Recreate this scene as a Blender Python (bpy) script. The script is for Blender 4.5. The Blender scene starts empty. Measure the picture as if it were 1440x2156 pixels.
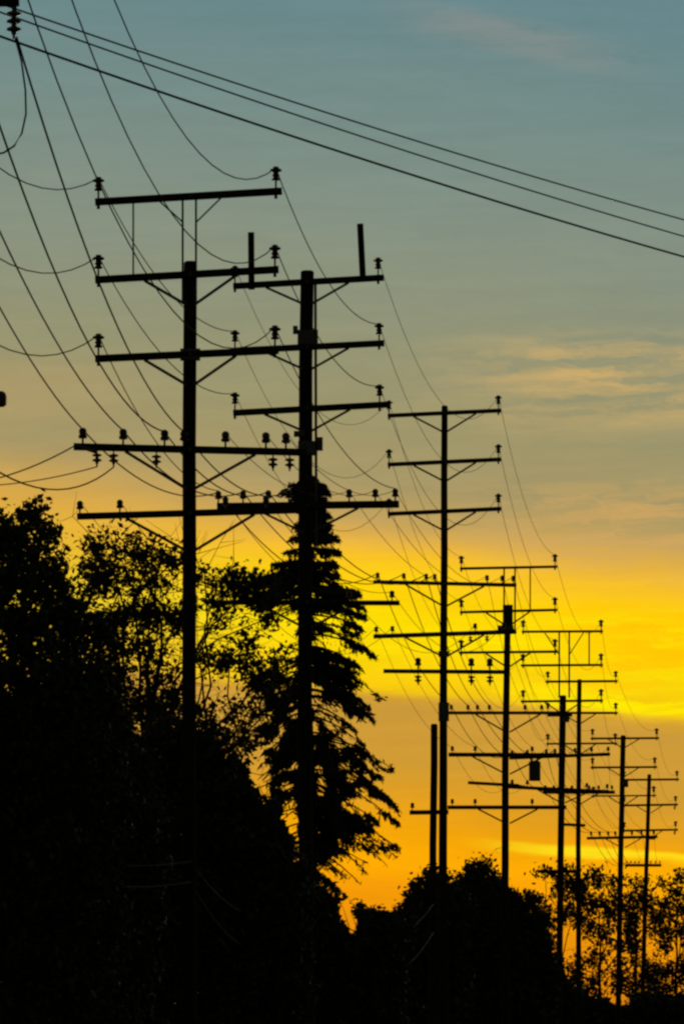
import bpy, math
import numpy as np
from mathutils import Vector

# ------------------------------------------------------------------ camera
F = 16000.0            # focal length in photograph pixels (about a 400 mm lens on a 36 mm frame)
HORIZON = 2120.0       # row of the horizon in the photograph
CAM_Z = 1.7
PITCH = math.atan((HORIZON - 1078.0) / F)
scene = bpy.context.scene
cd = bpy.data.cameras.new('camera')
cam = bpy.data.objects.new('camera', cd)
scene.collection.objects.link(cam)
cd.sensor_fit = 'HORIZONTAL'; cd.sensor_width = 36.0; cd.lens = F / 1440.0 * 36.0
cd.clip_start = 0.5; cd.clip_end = 30000.0
cam.location = (0, 0, CAM_Z)
cam.rotation_euler = (math.pi / 2 + PITCH, 0, 0)
scene.camera = cam

# ------------------------------------------------------------------ world: dusk sky
SUN_AZ = 0.030          # radians to the right of the view axis
SUN_EL = math.radians(2.4)

def lin(c):
    out = []
    for v in c:
        v = v / 255.0
        out.append(v / 12.92 if v <= 0.04045 else ((v + 0.055) / 1.055) ** 2.4)
    return tuple(out) + (1.0,)

world = bpy.data.worlds.new('World'); scene.world = world; world.use_nodes = True
wt = world.node_tree; wt.nodes.clear()

class NT:
    def __init__(s, t): s.t = t
    def new(s, kind, **kw):
        n = s.t.nodes.new(kind)
        for k, v in kw.items(): setattr(n, k, v)
        return n
    def plug(s, sock, v):
        if isinstance(v, (int, float)): sock.default_value = v
        elif isinstance(v, tuple): sock.default_value = v
        else: s.t.links.new(v, sock)
    def math(s, op, a, b=0.0, c=0.0, clamp=False):
        n = s.new('ShaderNodeMath', operation=op); n.use_clamp = clamp
        for i, v in enumerate((a, b, c)): s.plug(n.inputs[i], v)
        return n.outputs[0]
    def smooth(s, v, a, b):
        n = s.new('ShaderNodeMapRange', interpolation_type='SMOOTHSTEP')
        s.plug(n.inputs['Value'], v); s.plug(n.inputs['From Min'], a); s.plug(n.inputs['From Max'], b)
        return n.outputs[0]
    def mix(s, f, a, b, blend='MIX'):
        n = s.new('ShaderNodeMix', data_type='RGBA', blend_type=blend)
        s.plug(n.inputs[0], f); s.plug(n.inputs[6], a); s.plug(n.inputs[7], b)
        return n.outputs[2]
    def ramp(s, fac, stops):
        n = s.new('ShaderNodeValToRGB'); e = n.color_ramp.elements
        while len(e) < len(stops): e.new(0.5)
        for i, (p, c) in enumerate(sorted(stops)):
            e[i].position = p; e[i].color = c
        s.plug(n.inputs[0], fac)
        return n.outputs[0]
    def noise(s, vec, scale, detail=4.0, rough=0.5):
        n = s.new('ShaderNodeTexNoise'); s.plug(n.inputs['Vector'], vec)
        n.inputs['Scale'].default_value = scale; n.inputs['Detail'].default_value = detail
        n.inputs['Roughness'].default_value = rough
        return n.outputs[0]
    def vec(s, x, y, z):
        n = s.new('ShaderNodeCombineXYZ')
        for i, v in enumerate((x, y, z)): s.plug(n.inputs[i], v)
        return n.outputs[0]

W = NT(wt)
tc = W.new('ShaderNodeTexCoord')
sep = W.new('ShaderNodeSeparateXYZ'); wt.links.new(tc.outputs['Generated'], sep.inputs[0])
dx, dy, dz = sep.outputs
el = W.math('ARCSINE', dz)                               # elevation of the direction, radians
az = W.math('ARCTAN2', dx, dy)                           # azimuth from the view axis, radians
# streaky cloud noises laid out in azimuth and elevation
n_big = W.noise(W.vec(W.math('MULTIPLY', az, 22.0), W.math('MULTIPLY', el, 95.0), 3.1), 1.0, 5.0, 0.55)
n_warp = W.math('MULTIPLY', W.math('SUBTRACT', W.noise(W.vec(W.math('MULTIPLY', az, 150.0), W.math('MULTIPLY', el, 330.0), 5.5), 1.0, 3.0, 0.6), 0.5), 1.3)
n_str = W.noise(W.vec(W.math('MULTIPLY_ADD', az, 60.0, n_warp), W.math('MULTIPLY_ADD', el, 520.0, n_warp), 7.7), 1.0, 6.0, 0.62)
n_fine = W.noise(W.vec(W.math('MULTIPLY', az, 130.0), W.math('MULTIPLY', el, 1500.0), 1.3), 1.0, 4.0, 0.6)
# elevation bent by the clouds so that the bands are not ruled lines; bands fall slightly to the right
bend = W.math('MULTIPLY_ADD', W.math('SUBTRACT', n_big, 0.5), 0.0065, 0.0)
tilt = W.math('MULTIPLY', W.math('ARCTANGENT', az), 0.10)
e2 = W.math('ADD', W.math('ADD', el, bend), tilt)
row = lambda y: (HORIZON - y) / F / 0.16                # photograph row -> ramp position
fac = W.math('DIVIDE', e2, 0.16, clamp=True)
glow = W.ramp(fac, [
    (row(2080), lin((216, 126, 14))), (row(1860), lin((246, 156, 8))), (row(1800), lin((255, 172, 4))),
    (row(1735), lin((244, 165, 10))), (row(1675), lin((224, 158, 34))), (row(1600), lin((210, 156, 52))), (row(1490), lin((204, 154, 58))),
    (row(1468), lin((212, 160, 50))), (row(1446), lin((250, 202, 16))), (row(1305), lin((255, 222, 4))),
    (row(1228), lin((255, 208, 10))), (row(1172), lin((250, 194, 40))), (row(1125), lin((226, 176, 72))), (row(1078), lin((194, 162, 94))),
    (row(1010), lin((170, 153, 103))), (row(880), lin((158, 150, 108))), (row(700), lin((146, 148, 118))),
    (row(480), lin((134, 146, 130))), (row(230), lin((118, 141, 136))), (row(0), lin((104, 136, 140))),
    (1.0, lin((96, 126, 138)))])
# bright thin cloud edges: one below the bank near the trees, streaks inside the yellow field
band = lambda c, w, e=e2: W.math('SUBTRACT', 1.0, W.smooth(W.math('ABSOLUTE', W.math('SUBTRACT', e, (HORIZON - c) / F)), w * 0.25 / F, w / F))
right = W.smooth(az, -0.006, 0.030)
b1 = W.math('MULTIPLY', band(1750, 22), W.math('MULTIPLY', W.smooth(az, 0.014, 0.030), W.smooth(n_big, 0.25, 0.45)))
glow = W.mix(W.math('MULTIPLY', b1, 0.9), glow, lin((255, 226, 26)))
b2 = W.math('MULTIPLY', W.math('MULTIPLY', band(1428, 36), W.smooth(az, 0.012, 0.036)), W.smooth(n_str, 0.36, 0.56))
glow = W.mix(W.math('MULTIPLY', b2, 0.9), glow, lin((255, 236, 2)))
b3 = W.math('MULTIPLY', band(1310, 140), W.smooth(n_fine, 0.45, 0.72))
glow = W.mix(W.math('MULTIPLY', b3, 0.5), glow, lin((255, 236, 4)))
b4 = W.math('MULTIPLY', W.math('MULTIPLY', band(1300, 150), W.smooth(az, 0.020, 0.042)), W.smooth(n_str, 0.42, 0.62))
glow = W.mix(W.math('MULTIPLY', b4, 0.8), glow, lin((254, 190, 4)))
mute = W.math('MULTIPLY', band(1290, 330), W.smooth(W.math('MULTIPLY', az, -1.0), 0.002, 0.040))
glow = W.mix(W.math('MULTIPLY', mute, W.math('MULTIPLY_ADD', n_big, -0.5, 0.72)), glow, lin((204, 158, 72)))
# pale warm streaks higher up, stronger to the right
b5 = W.math('MULTIPLY', W.math('MULTIPLY', band(805, 135, el), W.smooth(az, 0.004, 0.036)), W.smooth(n_str, 0.28, 0.70))
glow = W.mix(W.math('MULTIPLY', b5, 0.85), glow, lin((212, 174, 104)))
b6 = W.math('MULTIPLY', W.math('MULTIPLY', band(1110, 120, el), W.smooth(az, 0.008, 0.036)), W.smooth(n_str, 0.42, 0.58))
glow = W.mix(W.math('MULTIPLY', b6, 0.75), glow, lin((206, 164, 96)))
b7 = W.math('MULTIPLY', W.math('MULTIPLY', band(830, 100, el), W.smooth(W.math('MULTIPLY', az, -1.0), 0.018, 0.042)), 0.55)
glow = W.mix(b7, glow, lin((180, 156, 104)))
e3 = W.math('MULTIPLY_ADD', az, 0.22, W.math('ADD', el, W.math('MULTIPLY', W.math('SUBTRACT', n_big, 0.5), 0.004)))
wisp = W.math('MULTIPLY', band(5, 62, e3), W.math('SUBTRACT', 1.0, W.smooth(W.math('ABSOLUTE', W.math('SUBTRACT', az, 0.022)), 0.003, 0.022)))
glow = W.mix(W.math('MULTIPLY', W.math('MULTIPLY', wisp, W.smooth(n_str, 0.25, 0.60)), 0.5), glow, lin((142, 143, 136)))
lum = W.math('MULTIPLY_ADD', W.math('SUBTRACT', n_str, 0.5), 0.22, 1.0)
glow = W.mix(1.0, glow, W.vec(lum, lum, lum), 'MULTIPLY')
sky = W.new('ShaderNodeTexSky', sky_type='NISHITA')
sky.sun_disc = False; sky.sun_elevation = SUN_EL; sky.sun_rotation = SUN_AZ
sky.air_density = 1.5; sky.dust_density = 2.0
bg1 = W.new('ShaderNodeBackground'); wt.links.new(sky.outputs[0], bg1.inputs[0]); bg1.inputs[1].default_value = 0.05
bg2 = W.new('ShaderNodeBackground'); wt.links.new(glow, bg2.inputs[0]); bg2.inputs[1].default_value = 1.0
# the sunset side keeps the glow low down, the rest of the dome is the plain dusk sky
side = W.smooth(W.math('COSINE', W.math('SUBTRACT', az, SUN_AZ)), 0.1, 0.95)
low = W.math('SUBTRACT', 1.0, W.smooth(el, 0.15, 0.50))
mixs = W.new('ShaderNodeMixShader'); wt.links.new(W.math('MULTIPLY', side, low), mixs.inputs[0])
wt.links.new(bg1.outputs[0], mixs.inputs[1]); wt.links.new(bg2.outputs[0], mixs.inputs[2])
wo = W.new('ShaderNodeOutputWorld'); wt.links.new(mixs.outputs[0], wo.inputs[0])

# ------------------------------------------------------------------ sun (low, behind thin cloud)
sl = bpy.data.lights.new('sun', 'SUN'); sl.energy = 0.5; sl.angle = math.radians(10); sl.color = (1.0, 0.72, 0.38)
sun = bpy.data.objects.new('sun', sl); scene.collection.objects.link(sun)
sd = Vector((math.sin(SUN_AZ) * math.cos(SUN_EL), math.cos(SUN_AZ) * math.cos(SUN_EL), math.sin(SUN_EL)))
sun.rotation_euler = sd.to_track_quat('Z', 'Y').to_euler(); sun.location = (0, 0, 60)

vs = scene.view_settings
vs.view_transform = 'Standard'; vs.look = 'None'; vs.exposure = 0.0; vs.gamma = 1.0; vs.use_curve_mapping = False
scene.render.engine = 'CYCLES'
scene.cycles.filter_width = 2.5
scene.cycles.max_bounces = 4; scene.cycles.diffuse_bounces = 2

# ------------------------------------------------------------------ helpers
COL = scene.collection
rng = np.random.default_rng(7)

def P(px, py, Y):
    """photograph pixel at ground distance Y -> world point"""
    a = (px - 720.0) / F; b = (1078.0 - py) / F
    c, s = math.cos(PITCH), math.sin(PITCH)
    k = Y / (c - b * s)
    return Vector((a * k, Y, CAM_Z + k * (s + b * c)))

def Pn(px, py, Y):
    a = (px - 720.0) / F; b = (1078.0 - py) / F
    c, s = math.cos(PITCH), math.sin(PITCH)
    k = Y / (c - b * s)
    return np.stack([a * k, Y + 0 * k, CAM_Z + k * (s + b * c)], -1)

def tag(o, label=None, cat=None, group=None, kind=None):
    if label: o['label'] = label
    if cat: o['category'] = cat
    if group: o['group'] = group
    if kind: o['kind'] = kind
    return o

def empty(name, loc):
    o = bpy.data.objects.new(name, None); COL.objects.link(o); o.location = loc; o.empty_display_size = 0.2
    return o

def link_mesh(name, me, mat, parent=None, root=None):
    """mesh in world coordinates; its object sits at world origin, kept there under a moved parent"""
    o = bpy.data.objects.new(name, me); COL.objects.link(o)
    if me.materials: pass
    else: me.materials.append(mat)
    if parent is not None:
        o.parent = parent
        base = (root or parent).location
        if parent is (root or parent): o.location = -Vector(base)
    return o

class MB:
    def __init__(s): s.v = []; s.f = []
    def ring_tube(s, pts, radii, n=8, cap=True):
        pts = [Vector(p) for p in pts]; base = len(s.v); m = len(pts)
        for i, p in enumerate(pts):
            t = (pts[min(i + 1, m - 1)] - pts[max(i - 1, 0)])
            t = t.normalized() if t.length > 1e-9 else Vector((0, 0, 1))
            up = Vector((0, 0, 1)) if abs(t.z) < 0.9 else Vector((1, 0, 0))
            a = t.cross(up).normalized(); b = t.cross(a).normalized()
            r = radii[i] if hasattr(radii, '__len__') else radii
            for k in range(n):
                w = 2 * math.pi * k / n
                s.v.append(p + (a * math.cos(w) + b * math.sin(w)) * r)
        for i in range(m - 1):
            for k in range(n):
                k2 = (k + 1) % n
                s.f.append((base + i * n + k, base + i * n + k2, base + (i + 1) * n + k2, base + (i + 1) * n + k))
        if cap:
            s.f.append(tuple(base + k for k in range(n))[::-1]); s.f.append(tuple(base + (m - 1) * n + k for k in range(n)))
        return s
    def beam(s, a, b, w, h):
        """rectangular bar from a to b; w across (horizontal), h vertical-ish, edges chamfered"""
        a = Vector(a); b = Vector(b); t = (b - a).normalized()
        up = Vector((0, 0, 1)) if abs(t.z) < 0.9 else Vector((0, 1, 0))
        x = t.cross(up).normalized(); y = x.cross(t).normalized(); c = min(w, h) * 0.18
        prof = [(-w/2+c,-h/2),(w/2-c,-h/2),(w/2,-h/2+c),(w/2,h/2-c),(w/2-c,h/2),(-w/2+c,h/2),(-w/2,h/2-c),(-w/2,-h/2+c)]
        base = len(s.v)
        for p in (a, b):
            for (u, q) in prof: s.v.append(p + x * u + y * q)
        for k in range(8):
            k2 = (k + 1) % 8
            s.f.append((base + k, base + k2, base + 8 + k2, base + 8 + k))
        s.f.append(tuple(base + k for k in range(8))[::-1]); s.f.append(tuple(base + 8 + k for k in range(8)))
        return s
    def lathe(s, o, prof, n=10):
        base = len(s.v); o = Vector(o)
        for (r, z) in prof:
            for k in range(n):
                w = 2 * math.pi * k / n; s.v.append(o + Vector((r * math.cos(w), r * math.sin(w), z)))
        m = len(prof)
        for i in range(m - 1):
            for k in range(n):
                k2 = (k + 1) % n
                s.f.append((base + i * n + k, base + i * n + k2, base + (i + 1) * n + k2, base + (i + 1) * n + k))
        s.f.append(tuple(base + k for k in range(n))[::-1]); s.f.append(tuple(base + (m - 1) * n + k for k in range(n)))
        return s
    def build(s, name, mat, parent=None, root=None, smooth=False):
        me = bpy.data.meshes.new(name); me.from_pydata([tuple(v) for v in s.v], [], s.f); me.update()
        if smooth:
            me.polygons.foreach_set('use_smooth', [True] * len(me.polygons))
        return link_mesh(name, me, mat, parent, root)

# ------------------------------------------------------------------ materials
def mat_surface(name, c1, c2, scale, rough=0.85, stretch=(1, 1, 1), bump=0.3, spec=0.3):
    m = bpy.data.materials.new(name); m.use_nodes = True; t = NT(m.node_tree)
    b = m.node_tree.nodes['Principled BSDF']
    g = t.new('ShaderNodeTexCoord'); mp = t.new('ShaderNodeMapping'); mp.inputs['Scale'].default_value = stretch
    m.node_tree.links.new(g.outputs['Object'], mp.inputs[0])
    nz = t.noise(mp.outputs[0], scale, 6.0, 0.6)
    col = t.ramp(nz, [(0.3, c1 + (1,)), (0.7, c2 + (1,))])
    m.node_tree.links.new(col, b.inputs['Base Color'])
    b.inputs['Roughness'].default_value = rough
    b.inputs['Specular IOR Level'].default_value = spec
    bp = t.new('ShaderNodeBump'); bp.inputs['Strength'].default_value = bump; bp.inputs['Distance'].default_value = 0.02
    m.node_tree.links.new(nz, bp.inputs['Height']); m.node_tree.links.new(bp.outputs[0], b.inputs['Normal'])
    return m
M_WOOD = mat_surface('creosoted_wood', (0.010, 0.008, 0.006), (0.026, 0.019, 0.013), 6.0, 0.9, (8, 8, 0.6))
M_ARM = mat_surface('weathered_arm_wood', (0.014, 0.011, 0.008), (0.034, 0.026, 0.019), 7.0, 0.9, (0.8, 8, 8))
M_STEEL = mat_surface('galvanised_steel', (0.06, 0.06, 0.06), (0.12, 0.12, 0.12), 12.0, 0.6)
M_PORC = mat_surface('brown_porcelain', (0.030, 0.016, 0.010), (0.06, 0.03, 0.02), 9.0, 0.35, bump=0.05, spec=0.5)
M_WIRE = mat_surface('oxidised_wire', (0.035, 0.035, 0.035), (0.06, 0.06, 0.058), 3.0, 1.0, bump=0.0, spec=0.02)
M_CABLE = mat_surface('black_cable_sheath', (0.025, 0.025, 0.026), (0.04, 0.04, 0.042), 3.0, 1.0, bump=0.0, spec=0.02)
M_STRAND = mat_surface('bright_strand', (0.18, 0.18, 0.18), (0.24, 0.24, 0.24), 3.0, 1.0, bump=0.0, spec=0.02)
M_TANK = mat_surface('dark_tank_paint', (0.05, 0.055, 0.055), (0.09, 0.095, 0.095), 5.0, 0.6)
M_BARK = mat_surface('tree_bark', (0.022, 0.016, 0.011), (0.055, 0.040, 0.028), 9.0, 0.95, (3, 3, 0.7), 0.6)
M_GROUND = mat_surface('dry_grass_ground', (0.03, 0.035, 0.014), (0.075, 0.065, 0.03), 0.6, 1.0)
M_LEAF = mat_surface('broad_leaf', (0.022, 0.034, 0.012), (0.050, 0.070, 0.024), 1.7, 0.55, bump=0.0)
M_LEAF2 = mat_surface('olive_leaf', (0.030, 0.034, 0.014), (0.066, 0.066, 0.026), 1.7, 0.6, bump=0.0)
M_NEEDLE = mat_surface('conifer_needle', (0.016, 0.030, 0.016), (0.034, 0.052, 0.026), 2.0, 0.7, bump=0.0)

# ------------------------------------------------------------------ ground
def make_ground():
    xs = np.concatenate([-np.geomspace(9000, 30, 14), np.linspace(-25, 30, 24), np.geomspace(36, 9000, 14)])
    ys = np.concatenate([np.linspace(-60, 520, 60), np.geomspace(540, 18000, 22)])
    X, Y = np.meshgrid(xs, ys)
    Zg = 0.10 * np.sin(X * 0.31 + 1.0) * np.cos(Y * 0.11) * np.exp(-(np.abs(X) / 200.0)) - 0.10
    v = np.stack([X, Y, Zg], -1).reshape(-1, 3); nx, ny = len(xs), len(ys)
    f = [(j*nx+i, j*nx+i+1, (j+1)*nx+i+1, (j+1)*nx+i) for j in range(ny-1) for i in range(nx-1)]
    me = bpy.data.meshes.new('ground'); me.from_pydata([tuple(p) for p in v], [], f); me.update()
    o = link_mesh('ground', me, M_GROUND); o['kind'] = 'structure'
make_ground()

# ------------------------------------------------------------------ poles
def bell_insulator(mb, o, k=1.0):
    """pin insulator: thin pin, ribbed porcelain body, broad tie top; k = 1 stands 0.36 m tall"""
    prof = [(0.016, 0.0), (0.016, 0.13), (0.060, 0.135), (0.074, 0.15), (0.046, 0.18), (0.046, 0.20), (0.066, 0.22),
            (0.046, 0.24), (0.048, 0.275), (0.092, 0.285), (0.100, 0.305), (0.088, 0.325), (0.050, 0.335), (0.050, 0.36), (0.018, 0.37)]
    mb.lathe(o, [(r * k, z * k) for r, z in prof], 12)
def small_pin(mb, o, k=1.0):
    prof = [(0.014, 0.0), (0.014, 0.07), (0.055, 0.075), (0.058, 0.11), (0.040, 0.13), (0.052, 0.15), (0.050, 0.19), (0.022, 0.215)]
    mb.lathe(o, [(r * k, z * k) for r, z in prof], 10)
def hang_string(mb, o, k=1.0, n=3):
    prof = [(0.012, 0.0), (0.012, -0.05)]; z = -0.05
    for i in range(n):
        prof += [(0.075, z - 0.02), (0.080, z - 0.045), (0.028, z - 0.06), (0.028, z - 0.085)]; z -= 0.085
    prof += [(0.014, z - 0.01), (0.014, z - 0.05)]
    mb.lathe(o, [(r * k, q * k) for r, q in prof][::-1], 10)

GROUP_POLES = 'power poles of the roadside line'
POLES = {}
class Pole:
    def __init__(s, key, label, px, top, Y, r0, r1, base_px=None, bow=0.035, group=GROUP_POLES, name='power_pole'):
        s.Y = Y; s.px = px; s.top = P(px, top, Y)
        bx = P(base_px if base_px is not None else px, HORIZON, Y).x
        s.root = empty(name, (bx, Y, 0.0)); tag(s.root, label, 'power pole', group)
        s.scale = F / Y; s.r0 = r0; s.bx = bx; s.at = {}
        mb = MB(); n = 9
        wob = rng.normal() * bow
        pts = [Vector((bx + (s.top.x - bx) * i / n + wob * math.sin(math.pi * i / n) + (rng.normal() * 0.006 if 0 < i < n else 0), Y, -0.3 + (s.top.z + 0.3) * i / n)) for i in range(n + 1)]
        rad = [r1 + (r0 - r1) * i / n for i in range(n + 1)]
        pts.append(s.top + Vector((0, 0, 0.03))); rad.append(r0 * 0.72)
        mb.ring_tube(pts, rad, 14)
        s.shaft = mb.build('shaft', M_WOOD, s.root, smooth=False)
        POLES[key] = s
    def front(s): return s.Y - s.r0 - 0.075
    def part(s, mb, name, mat, parent=None):
        return mb.build(name, mat, parent or s.root, s.root)
    def arm(s, key, xl, yl, xr, yr, th=0.13, ins=(), pins=(), hangs=(), brace=0.62, drop=0.5, k=1.0, brace_to=None, mat=None):
        """crossarm bolted to the camera side of the pole; ends given in photograph pixels"""
        Y = s.front()
        a, b = P(xl, yl, s.Y), P(xr, yr, s.Y); a.y = b.y = Y
        arm = s.part(MB().beam(a, b, 0.11, th), 'crossarm', mat or M_ARM)
        def on(px):
            t = (px - xl) / (xr - xl); return a + (b - a) * t
        if s.px - 3 > xl and s.px + 3 < xr:
            c = on(s.px); bolt = MB().ring_tube([c + Vector((0, -0.085, 0)), c + Vector((0, -0.03, 0))], 0.035, 6)
            s.part(bolt, 'bolt', M_STEEL, arm)
        for i, px in enumerate(ins):
            o = on(px) + Vector((0, 0, th / 2 - 0.01)); mb = MB(); bell_insulator(mb, o, k)
            s.part(mb, 'insulator', M_PORC, arm); s.at[(key, i)] = o + Vector((0, 0, 0.345 * k))
            w = o + Vector((0, 0, 0.0)); nut = MB().ring_tube([w + Vector((0, 0, -th - 0.05)), w + Vector((0, 0, -th + 0.015))], 0.03, 6)
            s.part(nut, 'pin_nut', M_STEEL, arm)
        for i, px in enumerate(pins):
            o = on(px) + Vector((0, 0, th / 2 - 0.01)); mb = MB(); small_pin(mb, o, k)
            s.part(mb, 'pin_insulator', M_PORC, arm); s.at[(key, 'p', i)] = o + Vector((0, 0, 0.19 * k))
        for i, px in enumerate(hangs):
            o = on(px) + Vector((0, 0, -th / 2 + 0.01)); mb = MB(); hang_string(mb, o, k * 0.8, 2)
            s.part(mb, 'strain_insulator', M_PORC, arm); s.at[(key, 'h', i)] = o + Vector((0, 0, -0.22 * k))
        if brace:
            half = (b.x - a.x) / 2
            for sg in (-1, 1):
                q = on(s.px) + Vector((sg * half * brace, 0, -th * 0.45)); q.z = on(s.px + sg * half * brace * s.scale).z - th * 0.45
                q.y = Y + 0.03
                p = Vector((on(s.px).x + sg * s.r0 * 0.6, Y + 0.06, on(s.px).z - drop))
                s.part(MB().beam(q, p, 0.012, 0.05), 'brace', M_STEEL, arm)
        return arm
    def bar(s, x0, y0, x1, y1, w, name='support_bar', mat=None, dy=0.0):
        a, b = P(x0, y0, s.Y), P(x1, y1, s.Y); a.y = b.y = s.front() + dy
        return s.part(MB().beam(a, b, w, w), name, mat or M_STEEL)
    def tube(s, x0, y0, x1, y1, r, name, mat=None, dy=0.0, parent=None):
        a, b = P(x0, y0, s.Y), P(x1, y1, s.Y); a.y = b.y = s.front() + dy
        return s.part(MB().ring_tube([a, b], r, 10), name, mat or M_STEEL, parent)
    def tank(s, px, py, r, h, parent=None):
        o = P(px, py, s.Y); o.y = s.front() - r - 0.05
        mb = MB().lathe(o, [(r*0.9, -h/2), (r, -h/2+0.03), (r, h/2-0.05), (r*1.06, h/2-0.04), (r*1.06, h/2), (r*0.5, h/2+0.05), (0.02, h/2+0.06)], 16)
        t = s.part(mb, 'transformer', M_TANK, parent)
        for sg in (-1, 1):
            m2 = MB().lathe(o + Vector((sg * r * 0.5, 0, h/2 + 0.01)), [(0.03, 0), (0.03, 0.05), (0.05, 0.06), (0.03, 0.09), (0.05, 0.11), (0.03, 0.14), (0.015, 0.2)], 8)
            s.part(m2, 'bushing', M_PORC, t if parent is None else parent)
        return t
    def fitting(s, px, py, w, h, name='cable_clamp'):
        o = P(px, py, s.Y); o.y = s.front() + 0.02
        return s.part(MB().beam(o - Vector((w/2, 0, 0)), o + Vector((w/2, 0, 0)), 0.14, h), name, M_STEEL)

# nearest pole, left of the frame: only the tips of two of its arms reach into the picture
p0 = Pole('p0', 'nearest power pole, cut off by the left edge, only its arm tips showing', -260, -340, 81, 0.13, 0.17)
p0.arm('a1', -562, -520, 42, -540, ins=(-552, 32), k=1.1, brace=0)
p0.bar(-272, -525, -272, -330, 0.05); p0.bar(-246, -525, -246, -330, 0.05)
p0.arm('a2', -562, -260, 42, -280, ins=(-552, 32), k=1.1)
a3 = p0.arm('a3', -562, 12, 42, 4, th=0.13, ins=(-552, 32), k=1.1)
o = P(31, 16, 81); o.y = p0.front(); mb = MB(); hang_string(mb, o, 1.0, 3); p0.part(mb, 'strain_insulator', M_PORC, a3)
p0.at['drop'] = o + Vector((0.03, 0, -0.34))
p0.arm('w1', -516, 285, -6, 285, pins=(-430, -203, -122, -12), k=1.1)
lowarm = p0.arm('low', -300, 862, 12, 848, th=0.085, brace=0)
o = P(4, 845, 81); o.y = p0.front() - 0.06
p0.part(MB().lathe(o - Vector((0, 0, 0.08)), [(0.03, 0), (0.06, 0.02), (0.062, 0.11), (0.05, 0.15), (0.02, 0.17)], 12), 'insulator', M_PORC, lowarm)

p1 = Pole('p1', 'large pole at left with five crossarms, the topmost raised above it on thin bars', 401, 553, 126, 0.112, 0.125)
p1.arm('a1', 201, 427, 594, 404, th=0.12, ins=(208, 581), brace=0)
p1.bar(385, 422, 385, 640, 0.035, dy=0.045); p1.bar(413, 420, 413, 640, 0.035, dy=0.045)
p1.bar(281, 424, 281, 583, 0.028, dy=0.075)
p1.bar(335, 424, 386, 470, 0.026, 'brace'); p1.bar(468, 416, 413, 470, 0.026, 'brace')
p1.arm('a2', 201, 591, 587, 569, th=0.12, ins=(208, 579), brace=0.5)
p1.arm('a3', 201, 757, 587, 739, th=0.12, ins=(208, 579), brace=0.5)
p1.fitting(401, 748, 0.33, 0.2, 'arm_gain')
p1.arm('w1', 156, 942, 645, 954, th=0.12, pins=(175, 260, 347, 388, 475, 560, 602), hangs=(205, 240, 330, 575, 610), k=1.25, brace=0.56, drop=0.65)
p1.arm('w2', 163, 1089, 645, 1075, th=0.11, pins=(169, 253, 475, 560), brace=0.56, drop=0.62)
p1.tube(160, 940, 205, 954, 0.035, 'strain_clamp', dy=-0.1)

p2 = Pole('p2', 'thick pole beside the conifer with two upright posts on its top crossarm', 647, 572, 156, 0.140, 0.165, 651)
a = p2.arm('a1', 491, 604, 808, 586, th=0.13, ins=(495, 796), brace=0.55, drop=0.45)
p2.bar(530, 612, 529, 492, 0.13, 'upright_post', M_ARM, -0.12); p2.bar(764, 592, 758, 474, 0.13, 'upright_post', M_ARM, -0.12)
p2.arm('a2', 491, 740, 809, 724, th=0.13, ins=(495, 798), brace=0.55, drop=0.45)
p2.arm('a3', 491, 871, 818, 853, th=0.13, ins=(495, 799), brace=0.55, drop=0.45)
p2.arm('w1', 457, 1068, 840, 1063, th=0.15, pins=(460, 512, 565, 608, 735, 790, 832), k=1.2, brace=0.56, drop=0.55)
p2.arm('w2', 455, 1270, 841, 1271, th=0.10, pins=(470, 520, 735, 825), brace=0.5, drop=0.5)
p2.fitting(622, 696, 0.10, 0.17, 'switch_box'); p2.fitting(648, 712, 0.42, 0.32); p2.fitting(630, 915, 0.22, 0.12)
p2.fitting(672, 936, 0.15, 0.28, 'switch_box'); p2.fitting(648, 945, 0.40, 0.30)
p2.tube(664, 600, 666, 1150, 0.03, 'riser_conduit', dy=0.05)

p3 = Pole('p3', 'tallest slim pole, in the middle, with six crossarms', 936, 856, 203.5, 0.085, 0.13, 932, 0.01)
p3.arm('a1', 816, 876, 1055, 865, th=0.11, ins=(819, 1049), brace=0.55, drop=0.5)
p3.arm('a2', 816, 979, 1055, 968, th=0.11, ins=(819, 1049), brace=0.55, drop=0.5)
p3.arm('a3', 816, 1083, 1055, 1072, th=0.11, ins=(819, 1049), brace=0.55, drop=0.5)
p3.arm('w1', 786, 1226, 1087, 1233, th=0.10, pins=(795, 850, 897, 915, 1025, 1057, 1080), brace=0.55, drop=0.6)
p3.arm('w2', 786, 1341, 1087, 1331, th=0.12, pins=(792, 826, 1000, 1060), hangs=(990, 1025), brace=0.55, drop=0.6)
p3.arm('w3', 807, 1414, 1066, 1416, th=0.11, pins=(880, 992, 1031), hangs=(880, 992, 1031), brace=0, k=1.5)
p3.fitting(934, 1378, 0.28, 0.16); p3.fitting(934, 1500, 0.28, 0.5, 'riser_box')

ps = Pole('ps', 'short stub pole with one small crossarm, close on the left of the tallest pole', 914, 1527, 205.5, 0.095, 0.105, 908, 0.0)
ps.arm('a1', 862, 1712, 944, 1711, th=0.12, pins=(868,), brace=0)

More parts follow.
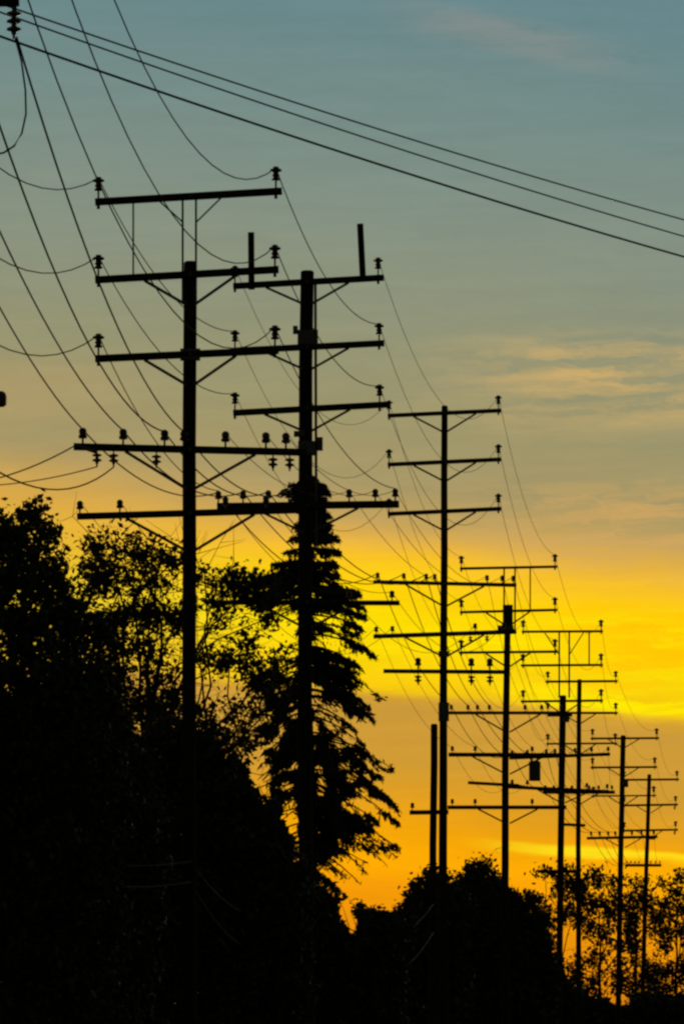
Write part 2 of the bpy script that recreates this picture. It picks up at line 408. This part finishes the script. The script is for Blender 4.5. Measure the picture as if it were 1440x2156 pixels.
p4 = Pole('p4', 'pole next right of the tallest, its short top section thicker than its shaft', 1069, 1276, 238, 0.10, 0.13, 1064)
p4.arm('a1', 968, 1198, 1173, 1194, th=0.081, ins=(971, 1168), brace=0)
p4.bar(1061, 1196, 1061, 1330, 0.05, dy=0.05); p4.bar(1084, 1196, 1084, 1330, 0.05, dy=0.05); p4.bar(1116, 1196, 1116, 1287, 0.04, dy=0.06)
p4.arm('a2', 968, 1290, 1173, 1285, th=0.081, ins=(971, 1168), brace=0.45, drop=0.45)
p4.arm('a3', 966, 1375, 1173, 1373, th=0.081, ins=(971, 1168), brace=0.45, drop=0.45)
p4.tube(1069, 1274, 1069, 1335, 0.165, 'sleeve', M_WOOD, 0.12)
p4.fitting(1064, 1325, 0.5, 0.22)
p4.arm('w1', 944, 1502, 1192, 1502, th=0.10, pins=(950, 985, 1005, 1030, 1105, 1140, 1180), brace=0.55, drop=0.6)
p4.arm('w2', 944, 1590, 1192, 1591, th=0.13, pins=(952, 1000, 1120, 1180), brace=0.6, drop=0.6)
p4.arm('w3', 942, 1701, 1192, 1701, th=0.12, pins=(952, 1000, 1120, 1180), brace=0.5, drop=0.5)

p5 = Pole('p5', 'pole with a small transformer hanging left of it under a wide crossarm', 1185, 1466, 288, 0.13, 0.12, 1175)
p5.arm('a1', 1098, 1331, 1269, 1330, th=0.089, ins=(1101, 1265), brace=0, k=1.1)
p5.bar(1177, 1330, 1177, 1470, 0.06, dy=0.05); p5.bar(1198, 1330, 1198, 1470, 0.06, dy=0.05); p5.bar(1240, 1330, 1240, 1402, 0.05, dy=0.06)
p5.bar(1228, 1333, 1199, 1378, 0.04, 'brace'); p5.bar(1147, 1334, 1176, 1378, 0.04, 'brace')
p5.arm('a2', 1096, 1402, 1269, 1401, th=0.089, ins=(1101, 1265), brace=0, k=1.1)
p5.arm('a3', 1096, 1478, 1269, 1476, th=0.089, ins=(1101, 1265), brace=0.45, drop=0.45, k=1.1)
p5.fitting(1178, 1505, 0.95, 0.18, 'bracket'); p5.fitting(1190, 1512, 0.3, 0.34)
w = p5.arm('w1', 1072, 1597, 1284, 1589, th=0.13, pins=(1078, 1110, 1150, 1168, 1210, 1245, 1280), brace=0, k=1.1)
p5.tank(1125, 1626, 0.22, 0.72, w)
p5.arm('w2', 1070, 1658, 1282, 1668, th=0.13, pins=(1078, 1110, 1235, 1278), brace=0.5, drop=0.5, k=1.1)
p5.arm('w3', 985, 1649, 1092, 1655, th=0.12, brace=0)
p5.bar(1088, 1654, 1176, 1672, 0.07, 'brace')
p5.arm('w4', 1140, 1836, 1215, 1836, th=0.13, pins=(1145, 1205), brace=0)

p6 = Pole('p6', 'slim straight pole right of the transformer pole, its bare top above its first crossarm', 1220, 1432, 331, 0.10, 0.12, 1219)
p6.arm('a1', 1148, 1436, 1300, 1435, th=0.104, ins=(1153, 1296), brace=0, k=1.1)
p6.arm('a2', 1150, 1502, 1300, 1502, th=0.104, ins=(1153, 1296), brace=0.45, drop=0.45, k=1.1)
p6.arm('a3', 1150, 1567, 1299, 1566, th=0.081, ins=(1153, 1295), brace=0.45, drop=0.45, k=1.1)
p6.arm('w1', 1143, 1669, 1294, 1669, th=0.15, pins=(1148, 1166, 1186, 1204, 1240, 1260, 1288), brace=0.5, drop=0.5, k=1.1)
p6.arm('w2', 1186, 1737, 1232, 1739, th=0.13, brace=0)

p7 = Pole('p7', 'pole second from the right edge, leaning slightly, two upper crossarms with insulators', 1312, 1550, 374, 0.13, 0.14, 1300)
p7.arm('a1', 1243, 1556, 1387, 1555, th=0.104, ins=(1247, 1382), brace=0.45, drop=0.45, k=1.2)
p7.arm('a2', 1243, 1617, 1383, 1616, th=0.104, ins=(1247, 1378), brace=0.45, drop=0.45, k=1.2)
p7.arm('a3', 1245, 1677, 1381, 1676, th=0.074, ins=(1249, 1376), brace=0.45, drop=0.45, k=1.2)
p7.arm('w1', 1235, 1766, 1384, 1763, th=0.14, pins=(1244, 1262, 1280, 1295, 1330, 1350, 1376), brace=0.5, drop=0.5, k=1.2)
p7.fitting(1316, 1650, 0.3, 0.4, 'switch_box')

p8 = Pole('p8', 'farthest pole, at the right edge, with insulators drooping from its arm ends', 1367, 1632, 426, 0.11, 0.14, 1350)
p8.arm('a1', 1310, 1643, 1429, 1642, th=0.118, ins=(1314, 1425), brace=0, k=1.2)
p8.arm('a2', 1308, 1697, 1427, 1695, th=0.118, ins=(1314, 1422), brace=0.45, drop=0.45, hangs=(1420,), k=1.2)
p8.arm('a3', 1308, 1750, 1427, 1748, th=0.111, ins=(1314, 1422), brace=0.45, drop=0.45, hangs=(1420,), k=1.2)
p8.arm('w1', 1316, 1823, 1392, 1823, th=0.16, pins=(1319, 1328, 1337, 1345, 1370, 1380, 1389), brace=0, k=0.8)
p8.fitting(1371, 1765, 0.45, 0.2)

# ------------------------------------------------------------------ wires
def span(a, b, sag, n=18):
    return [a.lerp(b, t / n) - Vector((0, 0, 4 * sag * (t / n) * (1 - t / n))) for t in range(n + 1)]
def wire(label, stops, sags, r=0.0105, mat=None, group='wires of the pole line', name='power_wire', cat='wire', sides=6):
    pts = []
    for i in range(len(stops) - 1):
        a, b = stops[i], stops[i + 1]; L = (b - a).length
        s = sags[i] if isinstance(sags, (list, tuple)) else sags * L * L
        seg = span(a, b, s); pts += seg if not pts else seg[1:]
    o = MB().ring_tube(pts, r, sides).build(name, mat or M_WIRE, smooth=True)
    return tag(o, label, cat, group)

K = 0.0008
def at(p, *k): return POLES[p].at[k]
tiers = {0: 'top', 1: 'second', 2: 'third'}
for side, sname in ((0, 'left'), (1, 'right')):
    for t in range(3):
        st = [at('p0', 'a%d' % (t + 1), side), at('p1', 'a%d' % (t + 1), side)]
        if t < 2:
            st += [at('p2', 'a%d' % (t + 2), side)]
        else:
            q = at('p2', 'w1', 'p', 0 if side == 0 else 6); st += [q + Vector((0, -0.03, 0.03))]
        wire('slack bare wire sagging to the %s insulator of the large left pole\'s %s crossarm' % (sname, tiers[t]), st, [1.84, 0.65] if t < 2 else [1.75, 0.6], 0.0098)
        st = [at('p2', 'a%d' % (t + 1), side)] + [at(p, 'a%d' % (t + 1), side) for p in ('p3', 'p4', 'p5', 'p6', 'p7', 'p8')]
        wire('thin wire along the %s ends of the %s crossarms beyond the thick pole' % (sname, tiers[t]), st, [1.7, 0.95, 1.3, 0.9, 0.9, 1.0], 0.0062)

starts = [P(-203, 228, 81), P(-122, 205, 81), P(-8, 243, 81), p0.at['drop']]
sag0 = [0.36, 0.47, 0.74, 0.70]
names = ['outermost left', 'second left', 'third left', 'innermost left', 'innermost right', 'middle right', 'outermost right']
for i in range(7):
    st, sg = [], []
    if i < 4: st.append(starts[i]); sg.append(sag0[i])
    for j, p in enumerate(('p1', 'p2', 'p3', 'p4', 'p5', 'p6', 'p7', 'p8')):
        st.append(at(p, 'w1', 'p', i))
    sg += [0.45, 0.9, 0.55, 0.8, 0.6, 0.6, 0.8]
    lab = 'thicker cable over the %s pins of the wide crossarms' % names[i]
    wire(lab, st, sg, 0.0125 if i < 4 else 0.0065, M_CABLE, 'cables on the wide crossarms', 'line_cable', 'cable')
# second wide arms
for i, nm in enumerate(('far left', 'inner left', 'inner right', 'far right')):
    st = [at('p1', 'w2', 'p', i), at('p2', 'w2', 'p', i), at('p3', 'w2', 'p', i), at('p4', 'w2', 'p', i), at('p5', 'w2', 'p', i)]
    wire('thin cable along the %s pins of the lower wide crossarms' % nm, st, [0.5, 1.0, 0.6, 0.9], 0.0062, M_CABLE, 'cables on the wide crossarms', 'line_cable', 'cable')
# three wires crossing the sky to the right
def through(pts, Ys, extend=(0, 0)): return [P(x, y, Y) for (x, y), Y in zip(pts, Ys)]
for (y0, y1, r, lab) in ((6, 462, 0.0105, 'topmost of the three wires slanting across the sky from upper left'),
                         (24, 497, 0.0105, 'middle of the three wires slanting across the sky from upper left'),
                         (75, 540, 0.0145, 'lowest and thickest of the three wires slanting across the sky')):
    a = P(0, y0, 84.5); b = P(1440, y1, 108.0); d = b - a
    A = a - d * 0.147; A.z -= 0.05; B = b + d * 0.9; B.z += 0.12
    pts = []
    for k in range(41):
        t = k / 40; u = -0.147 + t * 2.047
        q = a + d * u; q.z += 0.30 * (u - 0.5) ** 2 - 0.075
        pts.append(q)
    o = MB().ring_tube(pts, r, 6).build('crossing_wire', M_WIRE, smooth=True)
    tag(o, lab, 'wire', 'three wires crossing the sky')
# jumper loop under the nearest pole's arm tip
jp = [(33, 82), (46, 130), (54, 190), (55, 240), (46, 280), (30, 306), (8, 320), (-25, 326), (-70, 318), (-120, 296)]
MBj = MB().ring_tube([P(x, y, 81) + Vector((0, -0.1 + 0.02 * i, 0)) for i, (x, y) in enumerate(jp)], 0.0115, 6)
tag(MBj.build('jumper_wire', M_WIRE), 'short looped jumper wire hanging from the arm tip at upper left', 'wire')
# service drops at the left
dr = [((-240, 700), 81.3), ((240, 972), 125.5)]
a = P(-240, 760, 81.2); b = at('p1', 'w1', 'h', 1)
wire('slack service cable sagging from the left edge to below the wide crossarm', [a, b], [0.80], 0.012, M_CABLE, 'service drops', 'service_cable', 'cable')
wire('service cable leaving the left tip of the wide crossarm towards the left edge', [P(158, 938, 125.8), P(-260, 1010, 132)], [0.35], 0.012, M_CABLE, 'service drops', 'service_cable', 'cable')
wire('faint service cable running almost level behind the left tree top', [at('p1', 'w1', 'h', 0), P(-200, 1015, 136)], [0.18], 0.010, M_CABLE, 'service drops', 'service_cable', 'cable')
# low slack cables against the dark shrubs
wire('upper of two low slack cables against the dark shrubs', [P(120, 1800, 125.6), P(401, 1815, 125.7), P(651, 1870, 155.6), P(912, 1905, 203)], [0.12, 0.75, 1.0], 0.014, M_STRAND, 'low cables', 'low_cable', 'cable')
wire('lower of two low slack cables against the dark shrubs', [P(120, 1842, 125.6), P(401, 1858, 125.7), P(651, 1925, 155.6), P(912, 1965, 203)], [0.14, 0.95, 1.2], 0.015, M_STRAND, 'low cables', 'low_cable', 'cable')

# ------------------------------------------------------------------ vegetation
def leaf_mesh(name, c, L, Wd, mat, parent, root, flat=0.0, axis=None, jitter=0.45):
    n = len(c)
    a = axis if axis is not None else rng.normal(size=(n, 3))
    a = a / (np.linalg.norm(a, axis=1, keepdims=True) + 1e-9)
    u = rng.normal(size=(n, 3)); b = np.cross(a, u); b /= (np.linalg.norm(b, axis=1, keepdims=True) + 1e-9)
    s = (1 + jitter * rng.normal(size=(n, 1))).clip(0.45, 1.9)
    nrm = np.cross(a, b)
    V = np.empty((n, 4, 3))
    V[:, 0] = c - a * L * s; V[:, 1] = c + b * Wd * s - a * L * 0.15 * s + nrm * Wd * 0.35 * s
    V[:, 2] = c + a * L * s; V[:, 3] = c - b * Wd * s - a * L * 0.15 * s + nrm * Wd * 0.35 * s
    me = bpy.data.meshes.new(name)
    me.vertices.add(n * 4); me.vertices.foreach_set('co', V.reshape(-1))
    me.loops.add(n * 4); me.loops.foreach_set('vertex_index', np.arange(n * 4, dtype=np.int32))
    me.polygons.add(n); me.polygons.foreach_set('loop_start', np.arange(0, n * 4, 4, dtype=np.int32))
    me.polygons.foreach_set('loop_total', np.full(n, 4, dtype=np.int32))
    me.update(); me.validate()
    o = link_mesh(name, me, mat, parent, root); o['kind'] = 'stuff'
    return o

def in_holes(px, py, holes, soft=0.25):
    bad = np.zeros(len(px), bool)
    for (hx, hy, rx, ry) in holes:
        d = ((px - hx) / rx) ** 2 + ((py - hy) / ry) ** 2
        bad |= d < (1 + soft * rng.normal(size=len(px)))
    return bad

def limb_mesh(a, b, r0, r1, root, seed_twigs=6, bend=0.12, parent=None):
    a = Vector(a); b = Vector(b); L = (b - a).length; n = 7
    off = Vector(rng.normal(size=3)) * L * bend; off.z = abs(off.z) * 0.5
    pts = []
    for i in range(n + 1):
        t = i / n; pts.append(a.lerp(b, t) + off * math.sin(math.pi * t) + Vector(rng.normal(size=3)) * L * 0.012)
    rad = [r0 + (r1 - r0) * (i / n) for i in range(n + 1)]
    mb = MB().ring_tube(pts, rad, 6)
    for k in range(seed_twigs):
        i = int(rng.integers(2, n + 1)); p = pts[i]
        d = Vector(rng.normal(size=3)); d.z = abs(d.z) * 0.6 - 0.1; d = d.normalized() * L * rng.uniform(0.12, 0.34)
        q1 = p + d * 0.5 + Vector(rng.normal(size=3)) * L * 0.02; q2 = p + d
        mb.ring_tube([p, q1, q2], [r1 * 0.8, r1 * 0.55, r1 * 0.25], 4)
        for m in range(2):
            e = d.normalized().cross(Vector(rng.normal(size=3))).normalized() * L * 0.08 + d * 0.2
            mb.ring_tube([q1, q1 + e], [r1 * 0.45, r1 * 0.2], 3)
    return mb.build('limb', M_BARK, parent or root, root)

def trunk_mesh(root, base, top, r0, r1):
    n = 8; pts = []; d = Vector(top) - Vector(base)
    for i in range(n + 1):
        t = i / n; pts.append(Vector(base) + d * t + Vector((rng.normal() * 0.04, rng.normal() * 0.04, 0)) * (1 if 0 < i < n else 0))
    pts[0].z = -0.25
    rad = [r0 * (1.25 if i == 0 else 1) + (r1 - r0) * i / n for i in range(n + 1)]
    return MB().ring_tube(pts, rad, 10).build('trunk', M_BARK, root)

def mass_tree(name, label, cat, contour, Y, depth, ncl, per, crad, L, Wd, trunk_px, holes=(), mat=None, group=None, bottom=2260, rough=0.16, nlimb=7, fill=1.4):
    """dense crown filled under an uneven top line; round in depth"""
    cx = np.array([c[0] for c in contour], float); cy = np.array([c[1] for c in contour], float)
    base = P(trunk_px, HORIZON, Y); base.z = 0
    root = empty(name, base); tag(root, label, cat, group)
    s = F / Y
    px = rng.uniform(cx[0], cx[-1], ncl * 3); dd = rng.uniform(-1, 1, ncl * 3)
    top = np.interp(px, cx, cy)
    lp = rng.uniform(cx[0], cx[-1], 26); la = rng.normal(size=26) * rough * s; lw = rng.uniform(0.18, 0.5, 26) * s
    for q in range(26): top = top + la[q] * np.exp(-((px - lp[q]) / lw[q]) ** 2)
    spr = rng.uniform(0, 1, ncl * 3) < 0.05
    top = top + (dd ** 2) * 0.55 * (np.minimum(bottom, 2120) - top) + crad * s * 0.7
    # heavier sampling near the outline
    u = rng.uniform(0, 1, ncl * 3) ** fill
    py = top + u * (bottom - top)
    py = np.where(spr, top - crad * s * rng.uniform(0.1, 0.8, ncl * 3), py)
    xmid = (cx[0] + cx[-1]) / 2; xh = (cx[-1] - cx[0]) / 2
    ok = (np.abs(dd) <= np.sqrt(np.clip(1 - ((px - xmid) / (xh * 1.02)) ** 2, 0.12, 1)))
    px, py, dd, spr = px[ok][:ncl], py[ok][:ncl], dd[ok][:ncl], spr[ok][:ncl]
    tw = MB()
    for q in np.nonzero(spr)[0]:
        e = P(px[q], py[q], Y + dd[q] * depth); b0 = e + Vector((rng.normal() * 0.12, 0, -rng.uniform(0.35, 0.7)))
        tw.ring_tube([b0, b0.lerp(e, 0.5) + Vector((rng.normal() * 0.04, 0, 0)), e + Vector((0, 0, 0.08))], [0.012, 0.009, 0.004], 4)
    tw.build('twigs', M_BARK, root, root)['kind'] = 'stuff'
    C = Pn(px, py, Y + dd * depth)
    C = C[C[:, 2] > 0.15]
    r = crad * rng.uniform(0.6, 1.3, len(C))
    pos = np.repeat(C, per, 0) + rng.normal(size=(len(C) * per, 3)) * np.repeat(r, per)[:, None] * 0.55
    pos = pos[pos[:, 2] > 0.03]
    if holes:
        k = F / pos[:, 1]; qx = 720 + pos[:, 0] * k; qy = HORIZON - (pos[:, 2] - CAM_Z) * k
        pos = pos[~in_holes(qx, qy, holes)]
    leaf_mesh('crown', pos, L, Wd, mat or M_LEAF, root, root)
    topz = float(np.percentile(C[:, 2], 80))
    tr = trunk_mesh(root, base, (base.x, base.y, topz * 0.75), 0.05 * topz ** 0.7, 0.02 * topz ** 0.7)
    for i in range(nlimb):
        j = rng.integers(len(C)); t = rng.uniform(0.3, 0.95)
        limb_mesh((base.x, base.y, topz * 0.75 * t), C[j], 0.035, 0.012, root)
    return root

def airy_tree(name, label, cat, blobs, Y, depth, trunk_px, L, Wd, dens=1.0, mat=None, group=None, top_py=None, crad=0.22, trunk_r=0.12, twig_len=0.5, fork=None):
    base = P(trunk_px, HORIZON, Y); base.z = 0
    root = empty(name, base); tag(root, label, cat, group); s = F / Y
    tp = min(b[1] for b in blobs) if top_py is None else top_py
    tip = P(trunk_px, tp, Y); tip.y = Y
    trunk_mesh(root, base, (tip.x, Y, base.z + (tip.z - base.z) * 0.8), trunk_r, trunk_r * 0.3)
    allpos = []; tw = MB()
    for (bx, by, rx, ry, d) in blobs:
        area = math.pi * rx * ry / s / s
        c0 = P(bx, by, Y + rng.uniform(-0.5, 0.5) * depth)
        z0 = base.z + (c0.z - base.z) * rng.uniform(0.35, 0.72)
        limb_mesh((base.x + (tip.x - base.x) * 0.5, Y, z0), c0, 0.045 * trunk_r / 0.12, 0.014 * trunk_r / 0.12, root, 7)
        nc = max(3, int(area * d * 16 * dens / (crad / 0.22) ** 2))
        th = rng.uniform(0, 2 * np.pi, nc); rr = np.sqrt(rng.uniform(0, 1, nc))
        cc = Pn(bx + rx * rr * np.cos(th), by + ry * rr * np.sin(th), c0.y + rng.normal(size=nc) * depth * 0.25)
        for q in cc:
            qq = Vector(q); st = qq + (c0 - qq) * rng.uniform(0.4, 1.0) + Vector((0, 0, -0.1))
            mid = st.lerp(qq, 0.5) + Vector(rng.normal(size=3)) * 0.06
            tw.ring_tube([st, mid, qq], [0.012 * twig_len * 2, 0.009 * twig_len * 2, 0.005], 4)
        per = 26
        pos = np.repeat(cc, per, 0) + rng.normal(size=(nc * per, 3)) * crad * 0.6
        allpos.append(pos)
    pos = np.concatenate(allpos); pos = pos[pos[:, 2] > 0.05]
    leaf_mesh('crown', pos, L, Wd, mat or M_LEAF2, root, root)
    o = tw.build('twigs', M_BARK, root, root); o['kind'] = 'stuff'
    return root

# far airy trees beyond the last poles
far = [
 ('small tree with gaps in its crown, behind the base of the transformer pole', 1175, 470, [(1200,1852,42,28,.9),(1150,1842,26,10,.6),(1185,1920,18,26,.9),(1145,1960,18,60,.8),(1160,2030,26,34,.8),(1210,2050,20,40,.7),(1225,1905,28,45,.9),(1180,1880,30,16,.5)]),
 ('middle airy tree behind the slim straight pole, brown against the orange sky', 1262, 480, [(1255,1850,28,18,.6),(1290,1862,40,16,.5),(1285,1910,46,30,.8),(1262,1962,40,16,.9),(1290,2000,22,40,.35),(1250,2030,14,50,.7),(1300,2060,30,40,.5),(1240,2090,28,22,.8)]),
 ('airy tree behind the leaning pole, round gaps showing orange sky', 1338, 490, [(1345,1856,26,14,.5),(1350,1900,42,28,.85),(1325,1950,24,32,.9),(1380,1955,22,26,.8),(1330,2010,14,50,.8),(1365,2040,16,55,.8),(1330,2080,26,30,.8),(1390,1915,22,18,.6)]),
 ('rightmost airy tree cut by the right edge, behind the farthest pole', 1425, 500, [(1420,1860,36,22,.6),(1440,1900,34,26,.8),(1400,1930,30,14,.7),(1425,1955,34,16,.8),(1400,1990,16,30,.7),(1420,2050,46,26,.6),(1395,2080,26,30,.8),(1470,1950,40,60,.7),(1460,2050,40,40,.8)]),
]
for lab, tx, Y, bl in far:
    airy_tree('far_tree', lab, 'tree', bl, Y, 2.6, tx, 0.12, 0.064, 1.8, M_LEAF2, 'airy trees beyond the last poles', crad=0.36, trunk_r=0.13, twig_len=1.0)

# sparse twiggy tree behind the large left pole
blobs = [(290,1172,58,34,.5),(372,1178,24,26,.5),(212,1205,36,54,.7),(250,1232,46,14,.45),(295,1290,100,22,.95),(372,1312,26,14,.9),
         (240,1352,36,40,.8),(315,1362,60,36,.42),(300,1232,60,22,.4),(200,1150,36,36,.4),(345,1425,36,34,.35),(260,1130,40,20,.25),(232,1430,36,46,.9),(300,1474,76,30,.75),(352,1500,36,24,.8),(330,1180,30,20,.4),
         (430,1216,44,10,1.0),(485,1232,40,24,.9),(540,1245,48,34,1.0),(440,1272,60,7,.8),(452,1320,46,44,.13),(522,1362,14,44,.9),
         (480,1392,44,20,.7),(436,1384,26,16,.5),(545,1425,36,34,.8),(450,1492,40,12,.6),(520,1528,44,44,.5),(580,1480,30,40,.8),(595,1390,16,26,.6),(562,1300,14,30,.8)]
airy_tree('twiggy_tree', 'sparse twiggy tree behind the large left pole, yellow sky showing through it', 'tree', blobs, 150, 1.8, 310, 0.050, 0.028, 4.1, M_LEAF2, None, top_py=1150, crad=0.19, trunk_r=0.11)

# conifer behind the thick pole
def conifer():
    Y = 166.0; cxp = 652.0; s = F / Y
    prof = [(985,6,6),(1012,16,14),(1026,74,42),(1045,40,34),(1080,22,42),(1120,34,44),(1150,48,74),(1190,80,74),(1215,140,74),(1240,150,92),
            (1268,130,140),(1290,100,158),(1310,48,146),(1350,44,148),(1385,60,124),(1402,96,80),(1432,118,150),(1470,120,148),(1500,104,128),(1530,126,92),
            (1560,150,146),(1600,150,176),(1650,132,184),(1700,124,200),(1745,100,196),(1790,76,180),(1830,60,110),(1880,50,50),(1950,50,50),(2080,50,50)]
    py_ = np.array([p[0] for p in prof], float); l_ = np.array([p[1] for p in prof], float); r_ = np.array([p[2] for p in prof], float)
    holes = [(606,1302,30,28),(590,1350,30,52),(692,1306,40,20),(695,1352,34,26),(545,1640,30,44),(610,1722,22,44),(702,1508,26,36),(622,1352,16,40),
             (676,1660,12,30),(765,1700,56,20),(735,1560,16,20),(800,1768,70,18),(775,1835,110,46),(632,1800,12,40),(740,1640,14,14)]
    for q in range(34):
        hy = rng.uniform(1220, 1740); w_ = np.interp(hy, py_, r_); holes.append((cxp + rng.uniform(-0.85, 0.9) * w_, hy, rng.uniform(9, 20), rng.uniform(8, 20)))
    base = P(cxp, HORIZON, Y); base.z = 0
    root = empty('conifer_tree', base); tag(root, 'tall dark conifer standing behind the thick pole with two upright posts', 'tree')
    tip = P(648, 985, Y)
    trunk_mesh(root, base, tip, 0.20, 0.02)
    pos = []; axs = []; bm_all = []; tw = MB()
    ly = 1006.0
    while ly < 1990:
        L = np.interp(ly, py_, l_) / s; R = np.interp(ly, py_, r_) / s
        lowf = min(1.0, max(0.0, (ly - 1150) / 450.0)); a0 = P(cxp, ly, Y)
        for k in range(6):
            th = rng.uniform(0, 2 * math.pi) if k > 2 else (0.0, math.pi, 0.5)[k] + rng.normal() * 0.3
            cs = math.cos(th); ln = (R if cs > 0 else L) * abs(cs) + 0.75 * (L + R) / 2 * (1 - abs(cs))
            ln *= rng.uniform(0.70, 1.10)
            droop = (0.22 + 0.42 * lowf) * rng.uniform(0.6, 1.3) * ln; n = 8; pts = []
            z0 = a0.z + droop * 0.45
            for q in range(n + 1):
                t = q / n
                pts.append(Vector((a0.x + cs * ln * t + rng.normal() * 0.012, Y + math.sin(th) * ln * t, z0 + 0.12 * ln * t - droop * t ** 1.5)))
            bm_all.append((pts, ln)); A = np.array([tuple(p) for p in pts])
            side = np.array([-math.sin(th), math.cos(th), 0.0]); out = np.array([cs, math.sin(th), -0.25])
            for t in np.arange(0.10, 1.0, min(0.3, 0.085 / max(ln, 0.1))):
                for sg in (-1, 1):
                    f_ = min(t + rng.uniform(-0.03, 0.03), 0.999) * n; q = int(max(f_, 0)); b0 = A[q] * (1 - (f_ - q)) + A[q + 1] * (f_ - q)
                    bl = (0.10 + 0.26 * ln * (1 - t) ** 0.7) * rng.uniform(0.6, 1.25)
                    d = out * 0.75 + side * sg * rng.uniform(0.35, 0.9) + np.array([0, 0, -0.35 - 0.4 * lowf]) + rng.normal(size=3) * 0.15
                    d /= np.linalg.norm(d); m = int(8 + 46 * bl)
                    u = rng.uniform(0, 1, m)
                    c = b0 + d[None] * (u * bl)[:, None] + rng.normal(size=(m, 3)) * 0.022; c[:, 2] -= 0.22 * bl * u ** 2
                    pos.append(c); axs.append(d[None] * 0.9 + rng.normal(size=(m, 3)) * 0.5 + np.array([[0, 0, -0.25]]))
        ly += rng.uniform(14, 30) * (0.55 if ly < 1130 else 1.0)
    pos = np.concatenate(pos); axs = np.concatenate(axs)
    k = F / pos[:, 1]; qx = 720 + pos[:, 0] * k; qy = HORIZON - (pos[:, 2] - CAM_Z) * k
    bad = in_holes(qx, qy, holes) & (rng.uniform(0, 1, len(qx)) < 0.95)
    pos, axs = pos[~bad], axs[~bad]
    leaf_mesh('crown', pos, 0.062, 0.017, M_NEEDLE, root, root, axis=axs)
    order = sorted(range(len(bm_all)), key=lambda i: -bm_all[i][1])
    for j, i in enumerate(order):
        pts, ln = bm_all[i]; rad = [0.022 * (1 - 0.8 * q / 8) * min(1, ln) + 0.004 for q in range(9)]
        if j < 60: MB().ring_tube(pts, rad, 5).build('bough', M_BARK, root)
        else: tw.ring_tube(pts, rad, 4)
    o = tw.build('twigs', M_BARK, root); o['kind'] = 'stuff'
conifer()

GB = 'dark shrubs along the line'
# large dense tree at the left edge
mass_tree('broadleaf_tree', 'large dense black tree at the left edge, tallest of the left foliage', 'tree',
          [(-190,1140),(-120,1090),(-40,1070),(0,1060),(50,1050),(92,1066),(120,1120),(155,1190),(190,1240),(215,1300),(235,1380),(258,1490)],
          118, 1.7, 1300, 64, 0.24, 0.052, 0.029, 40, nlimb=10, rough=0.13, fill=1.3)
mass_tree('dark_bush', 'rounded dark bush around the foot of the large left pole', 'bush',
          [(150,1530),(230,1518),(300,1522),(380,1512),(430,1526),(475,1556),(515,1600),(550,1670),(590,1750),(640,1850)],
          138, 1.5, 1400, 66, 0.24, 0.058, 0.032, 350, group=GB, rough=0.12, holes=[(540,1636,18,24),(556,1652,14,26),(606,1716,13,22),(614,1738,11,22)])
mass_tree('dark_bush', 'broad dark bush at the lower left, below the large left tree', 'bush',
          [(-160,1600),(-60,1560),(60,1540),(160,1530),(240,1560),(300,1620),(340,1720)],
          128, 1.4, 1100, 62, 0.25, 0.058, 0.032, 90, group=GB)
mass_tree('dark_bush', 'low dark bush at the foot of the conifer', 'bush',
          [(440,1760),(500,1740),(560,1790),(620,1850),(690,1885),(740,1905),(800,1930),(850,1960)],
          160, 1.5, 1250, 62, 0.25, 0.058, 0.032, 640, holes=[(728,1922,16,26),(742,1950,15,24),(818,1912,8,9)], group=GB)
mass_tree('dark_bush', 'dark bush between the conifer and the foot of the tallest pole', 'bush',
          [(690,1970),(740,1960),(790,1930),(850,1905),(880,1868),(905,1848),(940,1872),(985,1905)],
          225, 1.7, 1200, 60, 0.25, 0.072, 0.040, 880, holes=[(728,1922,16,26),(742,1950,15,24),(818,1912,8,9)], group=GB, rough=0.10)
mass_tree('dark_bush', 'rounded dark bush behind the foot of the pole next right of the tallest', 'bush',
          [(925,1905),(955,1885),(985,1832),(1010,1812),(1035,1840),(1055,1875),(1100,1886),(1125,1900),(1140,1960),(1165,2020)],
          262, 1.8, 1300, 60, 0.26, 0.075, 0.042, 1040, group=GB, rough=0.10)
mass_tree('hedge', 'low black hedge sloping down to the lower right corner', 'hedge',
          [(1080,1990),(1140,2010),(1190,2056),(1240,2108),(1300,2126),(1370,2112),(1440,2092),(1500,2080)],
          400, 2.0, 1100, 40, 0.38, 0.14, 0.075, 1280, bottom=2190, group=GB, nlimb=4)
